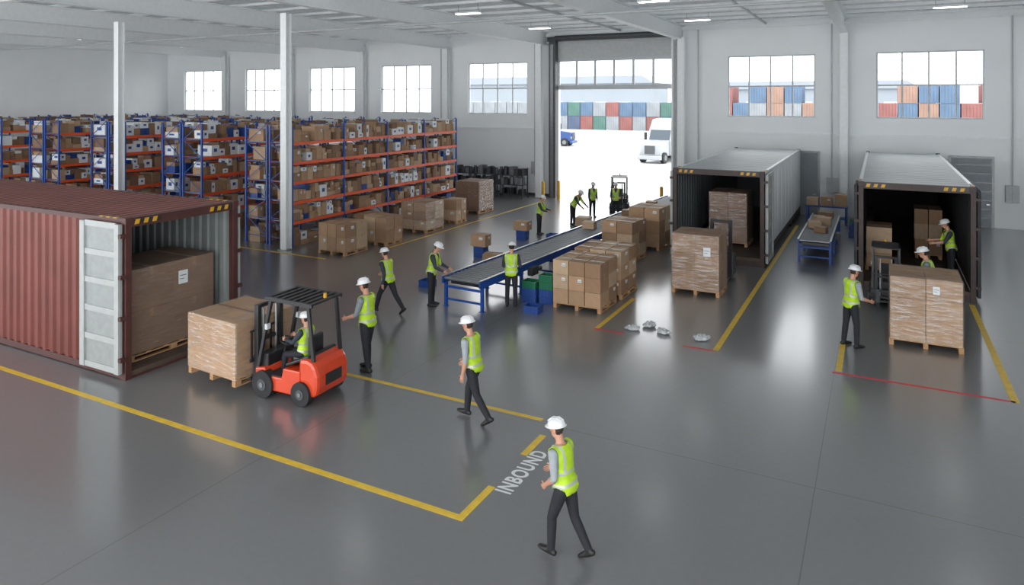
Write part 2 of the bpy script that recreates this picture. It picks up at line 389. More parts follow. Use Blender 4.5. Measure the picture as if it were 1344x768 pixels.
def load(x0,x1,y0,y1,zt,nx,ny,nz,wrap=False,z0=0,k=None,grp='cartons stacked on pallets',rz=0,g=.012,hwrap=None):
    cx,cy=(x0+x1)/2,(y0+y1)/2; sx,sy=x1-x0,y1-y0
    R=Matrix.Rotation(rz,3,'Z')
    pallet(cx,cy,z0,sx,sy,rz)
    h=(zt-z0-.145)/nz
    for a in range(nx):
        for c in range(ny):
            for d in range(nz):
                bx=sx/nx;by=sy/ny
                p=R@Vector((-sx/2+bx*(a+.5),-sy/2+by*(c+.5),0))
                carton(cx+p.x,cy+p.y,z0+.145+d*h+.001,bx-g*2,by-g*2,h-.006,rz+(random.uniform(-.012,.012) if g>.008 else 0),k,
                   lab='brown cardboard carton stacked on a pallet'+(' under plastic wrap' if wrap else ''),group=grp)
    if wrap:
        b=MB(); e=.02; X=sx/2+e; Y=sy/2+e; c=.04; za=.146; zb=(hwrap or zt)-z0+.015
        ring=[(-X+c,-Y),(X-c,-Y),(X,-Y+c),(X,Y-c),(X-c,Y),(-X+c,Y),(-X,Y-c),(-X,-Y+c)]
        vs=[(p[0],p[1],za) for p in ring]+[(p[0],p[1],zb-.03) for p in ring]+[(p[0]*.975,p[1]*.975,zb) for p in ring]
        b.add(vs,[(i,(i+1)%8,(i+1)%8+8,i+8) for i in range(8)]+[(i+8,(i+1)%8+8,(i+1)%8+16,i+16) for i in range(8)]+[tuple(range(16,24))],0)
        b.obj('stretch_wrap',[M['wrap']],loc=(cx,cy,z0),rz=rz,label='clear plastic stretch wrap around stacked cartons',cat='stretch wrap')
def paper(x,y,z,w_,h_,axis):
    b=MB()
    if axis=='x': b.box(0,.004,-w_/2,w_/2,-h_/2,h_/2).box(.004,.005,-w_*.35,w_*.35,h_*.1,h_*.16,1).box(.004,.005,-w_*.35,w_*.1,-h_*.15,-h_*.1,1)
    else: b.box(-w_/2,w_/2,-.004,0,-h_/2,h_/2).box(-w_*.35,w_*.35,-.005,-.004,h_*.1,h_*.16,1).box(-w_*.35,w_*.1,-.005,-.004,-h_*.15,-h_*.1,1)
    b.obj('paper_label',[M['label'],M['ink']],loc=(x,y,z),label='white paper shipping label stuck on a wrapped load',cat='label',group='labels on wrapped loads')
load(-15.75,-14.2,9.45,11.6,2.12,2,2,2,True,z0=.152,k=6,g=.004)
paper(-14.178,10.75,1.72,.24,.3,'x')
load(-12.62,-11.1,9.66,11.08,1.4,2,1,2,True,z0=.15,k=0,g=.003,rz=-.07)
load(-8.07,-6.65,17.8,19.15,1.34,3,2,3,False)
load(-8.07,-6.6,19.35,20.8,1.38,3,2,3,False)
load(-8.9,-7.7,24.0,25.3,1.4,2,2,3,False,rz=-.1)
load(-8.65,-7.4,26.3,27.7,1.6,2,2,3,False,rz=-.06)
load(-5.55,-4.15,20.9,22.1,1.78,2,2,3,True,k=2,g=.004)
paper(-4.5,20.878,1.3,.2,.26,'y')
load(-5.75,-4.35,27.0,28.4,2.3,2,2,3,True,z0=.302,k=6)
load(.2,1.68,18.85,20.25,1.62,2,2,3,True,k=0,g=.008)
paper(1.15,18.828,1.38,.14,.18,'y')
load(-18.75,-17.45,20.0,21.3,1.15,3,2,2)
load(-18.3,-17.2,22.1,23.2,1.1,2,2,2)
load(-18.65,-17.3,25.0,26.4,1.3,2,2,3,True)
load(-18.2,-17.4,27.6,28.5,1.1,1,2,2)
load(-19.3,-17.9,30.5,32.0,1.6,2,2,2,True,k=6)
load(-19.9,-18.9,23.4,24.4,.9,2,2,2)
load(-.4,.35,25.3,26.5,1.7,1,2,3,False,z0=.302)
load(1.05,1.9,28.0,29.2,2.0,2,1,3,False,z0=.302)
# ------------------------------------------------------------------ RACKS
boxes=[]
LV=[.98,1.76,2.54,3.32,4.1]; BL=3.0; RY=20.3; RH=4.75
def upr():
    b=MB()
    for xx in(.0,1.18): b.box(xx,xx+.07,-.035,.035,0.01,RH)
    z=.3;k=0
    while z<RH-.6:
        b.bar((.04,0,z),(1.2,0,z),.02,.025); b.bar((.04 if k%2 else 1.2,0,z),(1.2 if k%2 else .04,0,z+.75),.02,.025); z+=.75;k+=1
    b.bar((.04,0,RH-.15),(1.2,0,RH-.15),.02,.025)
    b.box(-.03,.11,-.07,.07,0,.01).box(1.14,1.28,-.07,.07,0,.01)
    return b.mesh('upright_frame',[M['blue']])
UP=upr()
BM=MB().box(0,.05,.04,BL-.04,-.12,0).box(1.2,1.25,.04,BL-.04,-.12,0).mesh('shelf_beams',[M['orange']])
DK=MB().box(.055,1.195,.06,BL-.06,-.03,-.005).mesh('shelf_deck',[M['grey']])
def fill(xface,y0,y1,z,hmax,sgn,rowi,big=False):
    y=y0
    while y<y1-.15:
        wd=random.uniform(.18,.46) if not big else random.uniform(.4,.7)
        wd=min(wd,y1-y); dp=random.uniform(.5,.95); h=random.uniform(.16,hmax*.82)
        if random.random()<.08: y+=wd*.7; continue
        cx=xface-sgn*(.03+random.uniform(0,.1)+dp/2)
        def kd():
            r=random.random(); a=.78 if rowi==0 else .5
            return 'c' if r<a else('w' if r<a+.66*(.97-a)+.02 else ('b' if r<.97 else 'd'))
        boxes.append((cx,y+wd/2,z+.002,dp,wd-.02,h,kd()))
        if h<hmax*.6:
            h2=random.uniform(.12,max(.14,hmax-h-.06))
            boxes.append((cx,y+wd/2,z+.004+h,dp*.85,(wd-.03)*.88,h2,kd()))
        y+=wd
for ri in range(6):
    xf=-20.35-5.2*ri
    lab='blue and orange pallet rack full of cartons' if ri==0 else 'blue and orange pallet rack in a row of racks'
    e=empty('pallet_rack',(xf-2.6,RY,0),label=lab,cat='pallet rack',group='pallet racks')
    for side in(0,1):
        ox=1.35 if side==0 else 0
        for k in range(5):
            o=bpy.data.objects.new('upright_frame',UP); COL.objects.link(o); o.parent=e; o.location=(ox,k*BL,0)
        for k in range(4):
            for z in LV:
                o=bpy.data.objects.new('shelf_beams',BM); COL.objects.link(o); o.parent=e; o.location=(ox,k*BL,z)
                o=bpy.data.objects.new('shelf_deck',DK); COL.objects.link(o); o.parent=e; o.location=(ox,k*BL,z)
    for k in range(4):
        ya=RY+k*BL+.08; yb=RY+(k+1)*BL-.08
        for li,z in enumerate([0]+LV):
            hm=(.82 if li==0 else .66) if li<5 else .72
            if ri==0 or k==0 or li==5: fill(xf,ya,yb,z,hm,1,ri,li==0)
            if k==0 or li==5: fill(xf-2.6,ya,yb if li==5 else ya+1.2,z,hm,-1,ri,False)
boxes.sort(key=lambda q:q[0]**2+q[1]**2)
WM=MB().box(-.5,.5,-.5,.5,0,1,0).box(.5,.503,-.2,.2,.4,.7,1).box(-.2,.2,-.503,-.5,.4,.7,1).mesh('white_carton',[M['label'],M['bluep']])
def totemesh(mt):
    b=MB(); t=.03
    b.box(-.5,.5,-.5,.5,0,.06).box(-.5,.5,-.5,-.5+t,.06,1).box(-.5,.5,.5-t,.5,.06,1).box(-.5,-.5+t,-.5+t,.5-t,.06,1).box(.5-t,.5,-.5+t,.5-t,.06,1)
    b.box(-.53,.53,-.53,-.5,.9,1).box(-.53,.53,.5,.53,.9,1).box(-.53,-.5,-.5,.5,.9,1).box(.5,.53,-.5,.5,.9,1)
    for q in(-.25,0,.25): b.box(q-.02,q+.02,-.52,-.5,.06,.9).box(.5,.52,q-.02,q+.02,.06,.9)
    return b.mesh('plastic_tote',[mt])
BT=totemesh(M['bluep']); GT=totemesh(M['green'])
st=MB()
ncart=sum(1 for o in bpy.data.objects if o.name.startswith('carton'))
budget=290-ncart-18
nw=0;nb=0
for i,(x,y,z,sx,sy,sz,kd) in enumerate(boxes):
    if kd in 'cd' and budget>0:
        budget-=1; carton(x,y,z,sx,sy,sz,random.uniform(-.03,.03),group='cartons on the pallet racks',lab='brown cardboard carton on a rack shelf',k=None if kd=='c' else 6)
    elif kd=='w' and nw<200:
        nw+=1; carton(x,y,z,sx,sy,sz,0,name='white_carton',group='white cartons on the pallet racks',lab='white carton with blue label on a rack shelf',mesh=WM)
    elif kd=='b' and nb<110:
        nb+=1; o=carton(x,y,z,sx*.9,sy*.9,min(sz,.4),0,name='plastic_tote',group='totes on the pallet racks',lab='blue plastic tote on a rack shelf',mesh=BT); o['category']='plastic tote'
    else: st.box(x-sx/2,x+sx/2,y-sy/2,y+sy/2,z,z+sz,{'c':random.randrange(4),'w':4,'b':5,'d':3}[kd])
print('rackboxes',len(boxes),ncart)
o=st.obj('distant_cartons',M['card']+[M['carddk'],M['label'],M['bluep']]); tag(o,'mass of brown and white cartons on pallet racks','cardboard boxes',kind='stuff')
def tote(x,y,z,sx,sy,sz,c='b',rz=0):
    o=carton(x,y,z,sx,sy,sz,rz,name='plastic_tote',mesh=BT if c=='b' else GT,group='plastic totes by the conveyor',
      lab=('blue' if c=='b' else 'green')+' plastic tote stacked beside the conveyor'); o['category']='plastic tote'; return o
for(x,y,l)in((-8.85,18.05,'bbg'),(-8.36,18.15,'bbgg'),(-8.4,18.75,'bgg'),(-8.8,19.4,'bg'),(-8.55,20.1,'bb'),(-13.0,22.3,'bb'),(-13.05,25.8,'bb'),(-8.35,17.15,'b'),(-12.4,18.0,'b'),(-11.6,25.6,'gb'),(-11.7,28.4,'g'),(-11.6,24.4,'b'),
    (-.9,33.6,'bb'),(-.95,32.7,'b'),(-1.0,34.6,'bg')):
    for i,c in enumerate(l): tote(x,y,.002+i*.202,.42,.36,.2,c,random.uniform(-.06,.06))
carton(-13.0,22.3,.41,.6,.45,.42); carton(-13.05,25.8,.41,.6,.45,.36)
carton(-12.0,21.4,0,.6,.5,.4,.2); carton(-11.8,29.4,0,.6,.6,.5,.1)
# ------------------------------------------------------------------ CONVEYORS
def conveyor(cx,cy,rz,L_,W,zt,fm,name='roller_conveyor',lab='',step=.16):
    e=empty(name,(cx,cy,0),rz,label=lab,cat='conveyor',group='roller conveyors')
    for s in(-1,1):
        MB().box(min(s*W/2,s*(W/2-.05)),max(s*W/2,s*(W/2-.05)),0,L_,zt-.16,zt+.03).obj('side_rail',[fm],e)
        MB().box(min(s*(W/2+.005),s*(W/2-.055)),max(s*(W/2+.005),s*(W/2-.055)),0,L_,zt+.031,zt+.05).obj('guard_strip',[M['steel']],e)
    r=MB().cyl((-W/2+.052,0,0),(W/2-.052,0,0),.045,n=10).mesh('roller',[M['roll']])
    n1=min(int(L_/step),100)
    for i in range(n1):
        o=bpy.data.objects.new('roller',r); COL.objects.link(o); o.parent=e; o.location=(0,.1+i*step,zt-.03)
    k=max(2,int(L_/2)+1)
    for i in range(k):
        y=.15+(L_-.3)*i/(k-1)
        b=MB().box(-W/2+.0,-W/2+.08,y-.04,y+.04,0.01,zt-.15).box(W/2-.08,W/2,y-.04,y+.04,0.01,zt-.15).box(-W/2+.08,W/2-.08,y-.025,y+.025,.18,.23).box(-W/2+.08,W/2-.08,y-.025,y+.025,zt-.3,zt-.24)
        b.box(-W/2-.03,-W/2+.11,y-.07,y+.07,0,.01).box(W/2-.11,W/2+.03,y-.07,y+.07,0,.01)
        b.obj('leg_frame',[fm],e)
        if i%3==1: MB().box(W/2+.002,W/2+.16,y+.3,y+.7,zt-.34,zt-.1).cyl((W/2+.08,y+.7,zt-.22),(W/2+.08,y+.95,zt-.22),.07,n=12).obj('drive_motor',[M['dgrey']],e)
    MB().box(-W/2+.1,W/2-.1,.3,L_-.3,zt-.22,zt-.13).obj('drive_tray',[M['black']],e)
    return e
CA=.06
conveyor(-10.2,16.4,-CA,19.2,1.3,.82,M['blue'],lab='long blue roller conveyor with dark steel rollers',step=.191)
conveyor(-7.72,29.2,0,6.4,.9,.82,M['blue'],lab='blue roller conveyor section beside the white trailer',step=.16)
conveyor(-2.05,26.8,0,6.2,1.1,.8,M['blue'],lab='short blue roller conveyor carrying cartons beside a trailer',step=.16)
for i,(dx,y,w_) in enumerate(((.1,28.6,.4),(-.2,29.5,.45),(.1,30.3,.5),(-.15,31.2,.4),(.05,32.1,.55))):
    carton(-2.05+dx,y,.823,w_,.45,.2+.05*(i%3),random.uniform(-.2,.2),lab='brown carton lying on the short conveyor')
def cvx(y): return -10.2+(y-16.4)*CA
for x,y in((cvx(25.2)-.2,25.2),(cvx(28.6),28.6),(cvx(31.5),31.5),(-7.7,30.3),(-7.75,33.0)): carton(x,y,.843,.45,.45,.26,.1,lab='brown carton riding on a roller conveyor')
for x,y,c in((cvx(30)-.1,30.0,'b'),(cvx(27)+.1,27.0,'g'),(-7.7,31.3,'b'),(-7.75,34.2,'g')):
    o=tote(x,y,.843,.45,.36,.18,c,.1); o['label']=('blue' if c=='b' else 'green')+' plastic tote riding on a roller conveyor'
def table(x,y):
    e=empty('work_table',(x,y,0),label='blue work table stacked with cartons',cat='table')
    MB().box(-.9,.9,-.4,.4,.78,.84).obj('table_top',[M['bluep']],e)
    for sx in(-1,1):
        for sy in(-1,1): MB().box(sx*.82-.04,sx*.82+.04,sy*.34-.04,sy*.34+.04,0,.78).obj('table_leg',[M['blue']],e)
    MB().box(-.78,.78,-.3,.3,.25,.29).obj('lower_shelf',[M['blue']],e)
    for dx in(-.6,0,.6): carton(x+dx,y,.842,.5,.5,random.uniform(.3,.55),lab='brown carton on the blue work table')
table(-2.2,35.8)
def wshelf(cx,cy,W):
    e=empty('storage_shelf',(cx,cy,0),label='dark metal shelf crowded with dark parts against the wall',cat='shelf',group='metal storage shelves')
    for sx in(-W/2,W/2-.06):
        for y in(-.35,.29): MB().box(sx,sx+.06,y,y+.06,0,1.75).obj('post',[M['dgrey']],e)
    for z in(.2,.75,1.3): MB().box(-W/2+.062,W/2-.062,-.34,.34,z,z+.04).obj('shelf_board',[M['dgrey']],e)
    for z in(.2,.75,1.3):
        x=cx-W/2+.08
        while x<cx+W/2-.3:
            w=random.uniform(.16,.3); h=random.uniform(.26,.48); t=random.choice(('dgrey','black','grey','dgrey','black','black','doorgrey'))
            b=MB()
            if random.random()<.4: b.cyl((0,0,0),(0,0,h),w/2,n=14).cyl((0,0,h),(0,0,h+.03),w/2.4,n=14,mi=1)
            else: b.box(-w/2,w/2,-.28,.28,0,h).box(-w/2+.02,w/2-.02,-.2,.2,h,h+.02,1)
            b.obj('parts_bin',[M[t],M['dgrey']],loc=(x+w/2,cy,z+.042),label='small dark parts container on the metal shelf',cat='container',group='parts on the metal shelves')
            x+=w+random.uniform(.01,.03)
for cx in(-22.8,-21.0,-19.2): wshelf(cx,36.6,1.75)
for x,y in((-16.4,37.0),(-10.4,37.1),(-17.0,36.2)):
    MB().cyl((0,0,0),(0,0,1.05),.09,n=18).ell((0,0,1.05),(.09,.09,.05),n=18).obj('safety_bollard',[M['hazy']],loc=(x,y,0),label='yellow steel safety bollard beside the door',cat='bollard',group='safety bollards')
def bag(x,y,s,rz,sd):
    rr=random.Random(sd); b=MB(); b.ell((0,0,s*.13),(s*.5,s*.36,s*.16),n=30,k=18)
    ph=[rr.uniform(0,6) for _ in range(6)]
    for i,v in enumerate(b.v):
        an=math.atan2(v[1],v[0])
        q=1+.12*math.sin(an*5+ph[0])+.08*math.sin(an*9+ph[1])
        b.v[i]=(v[0]*q,v[1]*q,max(0.001,v[2]*(1+.35*math.sin(v[0]*43+ph[3])*math.cos(v[1]*51+ph[4]))))
    b.obj('plastic_bag',[M['bag']],loc=(x,y,0),rz=rz,label='crumpled white plastic wrap lying on the floor',cat='plastic wrap',group='plastic scraps on the floor')
for j,(x,y,s,r) in enumerate(((-5.5,17.0,.36,.3),(-5.2,17.45,.38,1.2),(-4.75,17.1,.36,-.4),(-3.8,17.05,.4,.7))): bag(x,y,s,r,j)
# ------------------------------------------------------------------ CONTAINER / TRAILERS
def corr(L_,amp,pitch):
    pts=[(0,0)]; x=0
    while x+pitch<L_:
        pts+=[(x+pitch*.3,0),(x+pitch*.42,amp),(x+pitch*.78,amp),(x+pitch*.9,0)]; x+=pitch
    pts.append((L_,0)); return pts
def sheet(prof,f,a,b,mi,B):
    vs=[];n=len(prof)
    for t,o in prof: vs.append(f(t,o,a))
    for t,o in prof: vs.append(f(t,o,b))
    B.add(vs,[(i,i+1,i+1+n,i+n) for i in range(n-1)],mi)
def container(loc,rz,L_,W,H,lab,mats,zf,smooth=False):
    side,roof,frame,inn,door,door2=mats
    e=empty('shipping_container' if not smooth else 'cargo_trailer',loc,rz,label=lab,cat='shipping container' if not smooth else 'trailer')
    h=W/2
    for s in(-1,1):
        b=MB()
        if smooth:
            b.box(-L_,-.15,min(s*h,s*(h-.03)),max(s*h,s*(h-.03)),.5,H-.1,0)
            k=1.2
            while k<L_: b.box(-k-.015,-k+.015,s*h-.008,s*h+.008,.5,H-.1,0); k+=1.2
            sheet(corr(L_-.15,.04,.4),lambda t,o,z:(-.15-t,s*(h-.09+o),z),.3,H-.15,1,b)
        else:
            prof=corr(L_-.15,.045,.29)
            sheet(prof,lambda t,o,z:(-.15-t,s*(h-.05+o),z),.15,H-.12,0,b)
            sheet(prof,lambda t,o,z:(-.15-t,s*(h-.08+o),z),.15,H-.12,1,b)
        b.obj('side_panel',[side,inn],e)
        MB().box(-L_,-.16,min(s*h,s*(h-.1)),max(s*h,s*(h-.1)),H-.12,H-.02).obj('top_rail',[frame if not smooth else side],e)
        MB().box(-L_,-.16,min(s*h,s*(h-.12)),max(s*h,s*(h-.12)),.02 if not smooth else .3,.16 if not smooth else .5).obj('bottom_rail',[frame],e)
        for x in(-.15,-L_):
            MB().box(x,x+.15,min(s*h,s*(h-.14)),max(s*h,s*(h-.14)),0,H).box(x-.01,x+.16,min(s*(h+.008),s*(h-.15)),max(s*(h+.008),s*(h-.15)),H-.14,H+.005).box(x-.01,x+.16,min(s*(h+.008),s*(h-.15)),max(s*(h+.008),s*(h-.15)),0,.13).obj('corner_post',[frame],e,bevel=.01)
    b=MB()
    sheet(corr(L_-.3,.03 if not smooth else .02,.29 if not smooth else .6),lambda t,o,y:(-.15-t,y,H-.045+o),-h+.1,h-.1,0,b)
    sheet([(0,0),(L_-.3,0)],lambda t,o,y:(-.15-t,y,H-.07),-h+.1,h-.1,1,b)
    b.obj('roof_panel',[roof,inn],e)
    MB().box(-L_+.1,-.02,-h+.13,h-.13,zf-.1,zf).obj('floor_deck',[M['ply']],e)
    MB().box(-L_-.02,-L_+.06,-h+.14,h-.14,.1,H-.1).obj('end_wall',[inn],e)
    MB().box(-.14,-.01,-h+.141,h-.141,H-.2,H-.01).obj('door_header',[frame],e)
    MB().box(-.14,-.01,-h+.141,h-.141,.0,zf-.102).obj('door_sill',[frame],e)
    for y0 in(-h+.2,h-.8):
        b=MB()
        for i in range(6): b.prism([(y0+i*.1,H-.15),(y0+i*.1+.1,H-.15),(y0+i*.1+.13,H-.05),(y0+i*.1+.03,H-.05)],-.009,-.002,i%2,'x')
        b.obj('hazard_stripe',[M['hazy'],M['black']],e)
    for s in(-1,1):
        b=MB()
        for i in range(6): b.box(-.9+i*.12,-.78+i*.12,min(s*(h+.001),s*(h-.09)),max(s*(h+.001),s*(h-.09)),H-.019,H-.006,i%2)
        b.obj('hazard_stripe',[M['hazy'],M['black']],e)
    for s in(-1,1):
        dw=h-.1
        y0=s*(h+.03);y1=s*(h+.07); a,c=min(y0,y1),max(y0,y1)
        b=MB().box(-dw-.06,-.06,a,c,.14,H-.12,2)
        yo=s*(h+.07)
        for x0,x1 in((-dw-.06,-dw+.09),(-.2,-.06)): b.box(x0,x1,min(yo,yo+s*.05),max(yo,yo+s*.05),.14,H-.12,0)
        nz=5
        for i in range(nz+1):
            z=.14+(H-.36)*i/nz; b.box(-dw+.09,-.2,min(yo,yo+s*.03),max(yo,yo+s*.03),z,z+.12,0)
        b.box(-dw-.08,-dw-.061,a,c+.0,.14,H-.12,1)
        d=b.obj('container_door' if not smooth else 'trailer_door',[door,M['dark'],door2],e)
        for i in range(4):
            z=.4+i*(H-.8)/3; MB().box(-.07,.02,min(s*(h-.02),s*(h+.12)),max(s*(h-.02),s*(h+.12)),z,z+.08).obj('door_hinge',[frame],d)
    if smooth:
        for s in(-1,1):
            for x in(-L_+2.2,-L_+3.4):
                y0=s*(h-.06); y1=s*(h-.34)
                MB().cyl((x,y0,.46),(x,y1,.46),.46,n=24).cyl((x,y0+s*.01,.46),(x,y0,.46),.24,n=20,mi=1).obj('wheel',[M['dark'],M['grey']],e)
            MB().box(-L_+.5,-.2,min(s*(h-.5),s*(h-.7)),max(s*(h-.5),s*(h-.7)),.0,.19).obj('chassis_rail',[M['black']],e)
    return e
container((-13.74,10.495,0),0,12.2,2.85,3.34,'brown-red corrugated shipping container with open grey door',
   (M['cont'],M['controof'],M['contdk'],M['continw'],M['cdoor'],M['cdoor2']),.15)
container((-5.09,25.3,0),-math.pi/2,12.3,3.15,3.3,'white cargo trailer with open dark cargo hold',
   (M['trwhite'],M['trroof'],M['trfr'],M['trin2'],M['cdoor'],M['cdoor2']),.3,True)
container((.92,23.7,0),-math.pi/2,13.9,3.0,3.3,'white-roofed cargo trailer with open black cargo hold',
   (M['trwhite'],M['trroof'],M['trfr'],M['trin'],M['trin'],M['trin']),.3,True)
# ------------------------------------------------------------------ FORKLIFT
def forklift(loc,rz,body,lab,scale=1,forkz=.12):
    e=empty('forklift',loc,rz,label=lab,cat='forklift',scale=scale)
    W=.54
    MB().prism([(-.55,.18),(.72,.18),(.78,.3),(.78,.62),(.5,.66),(.42,.5),(0,.5),(-.05,.72),(-.55,.72)],-W,W).obj('chassis',[body],e,bevel=.03)
    MB().prism([(-.94,.2),(-.5,.2),(-.5,.98),(-.74,1.0),(-.88,.95),(-.98,.84),(-1.04,.66),(-1.04,.42),(-1.0,.28)],-W+.01,W-.01).obj('counterweight',[body],e,bevel=.08)
    MB().prism([(-.75,1.0),(-.05,.73),(-.06,.8),(-.7,1.05)],-W+.08,W-.08).obj('engine_cover',[M['black']],e,bevel=.02)
    MB().box(-1.06,-1.03,-.26,.26,.42,.66).obj('radiator_grille',[M['black']],e)
    MB().box(.0,.5,-W+.02,W-.02,.505,.53).obj('foot_plate',[M['dark']],e)
    for s in(-1,1):
        for x,r in((.52,.3),(-.6,.26)):
            d=MB().cyl((x,s*(W-.14),r),(x,s*(W+.06),r),r,n=28).obj('wheel',[M['dark']],e,bevel=.02)
            MB().cyl((x,s*(W+.02),r),(x,s*(W+.075),r),r*.42,n=20).cyl((x,s*(W+.07),r),(x,s*(W+.09),r),r*.18,n=12,mi=1).obj('wheel_hub',[M['dgrey'],M['grey']],d)
    b=MB()
    for s in(-1,1): b.box(.84,.96,s*.34-.05,s*.34+.05,.08,1.95)
    for z in(.3,1.1,1.87): b.box(.86,.94,-.29,.29,z,z+.08)
    for s in(-1,1): b.cyl((.88,s*.2,.2),(.88,s*.2,1.85),.03,n=10,mi=1)
    b.obj('mast',[M['black'],M['steel']],e)
    c=MB().box(.97,1.02,-.48,.48,forkz+.05,forkz+.13).box(.97,1.02,-.48,.48,forkz+.45,forkz+.53)
    for y in(-.44,-.15,.15,.44): c.box(.975,1.01,y-.02,y+.02,forkz+.5,forkz+1.15)
    c.box(.975,1.01,-.48,.48,forkz+1.12,forkz+1.16)
    ca=c.obj('carriage',[M['black']],e)
    for s in(-1,1): MB().prism([(1.02,forkz-.01),(2.05,forkz+.02),(2.05,forkz+.035),(1.07,forkz+.04),(1.07,forkz+.55),(1.02,forkz+.55)],s*.28-.06,s*.28+.06).obj('fork',[M['dgrey']],ca)
    g=MB(); zt=2.18
    for s in(-1,1):
        g.bar((.74,s*.47,.62),(.36,s*.46,zt),.07,.07); g.bar((-.86,s*.44,.95),(-.72,s*.46,zt),.07,.07)
        g.bar((-.86,s*.48,zt-.03),(.5,s*.48,zt),.06,.08)
    for i in range(8): x=-.84+i*.19; g.bar((x,-.46,zt),(x,.46,zt),.08,.04)
    g.obj('overhead_guard',[M['black']],e)
    MB().box(-.5,-.05,-.24,.24,.76,.88).obj('seat',[M['black']],e,bevel=.04)
    MB().box(-.58,-.48,-.22,.22,.88,1.38).obj('backrest',[M['black']],e,bevel=.04)
    b=MB().cyl((.52,0,.6),(.32,0,1.12),.03,n=10)
    R=(Vector((.32,0,1.12))-Vector((.52,0,.6))).to_track_quat('Z','Y').to_matrix()
    for i in range(16):
        a=2*math.pi*i/16;a2=2*math.pi*(i+1)/16
        c0=Vector((.32,0,1.12)); b.cyl(c0+R@Vector((.17*math.cos(a),.17*math.sin(a),0)),c0+R@Vector((.17*math.cos(a2),.17*math.sin(a2),0)),.014,n=6)
    b.bar(c0+R@Vector((.17,0,0)),c0-R@Vector((.17,0,0)),.02,.02)
    b.obj('steering_wheel',[M['black']],e)
    MB().box(.5,.76,-.42,.42,.6,.92).obj('dashboard',[M['black']],e,bevel=.03)
    MB().cyl((-.8,0,zt+.035),(-.8,0,zt+.13),.04,n=12).obj('beacon_lamp',[M['hazy']],e)
    for s in(-1,1): MB().box(.42,.5,s*.48-.05,s*.48+.05,1.5,1.62).obj('work_lamp',[M['lgrey']],e)
    return e
forklift((-10.2,10.32,0),math.pi+.05,M['forange'],'orange and black counterbalance forklift carrying stacked cartons',scale=(.84,.88,.88),forkz=.22)
forklift((.15,22.85,0),-math.pi/2,M['black'],'dark forklift parked behind a pallet at a trailer opening',scale=.72)
forklift((-11.9,34.6,0),-math.pi/2+.3,M['dgrey'],'small dark forklift near the loading door',scale=.82)
e=empty('pallet_stacker',(-4.55,23.3,0),-math.pi/2,label='black walk-behind pallet stacker behind wrapped cartons',cat='pallet stacker')
MB().box(-.55,.0,-.36,.36,.08,.75).obj('power_unit',[M['dgrey']],e,bevel=.04)
MB().box(.02,.12,-.34,-.24,.05,1.9).box(.02,.12,.24,.34,.05,1.9).box(.03,.1,-.24,.24,1.8,1.89).box(.03,.1,-.24,.24,.8,.88).obj('mast',[M['black']],e)
for s in(-1,1):
    MB().box(.13,1.15,min(s*.26,s*.12),max(s*.26,s*.12),.03,.08).obj('fork',[M['grey']],e)
    MB().cyl((-.35,s*.2,.09),(-.35,s*.3,.09),.09,n=16).obj('wheel',[M['dark']],e)
MB().bar((-.5,0,.75),(-.75,0,1.25),.05,.05).bar((-.75,-.18,1.25),(-.75,.18,1.25),.04,.04).obj('tiller_handle',[M['black']],e)
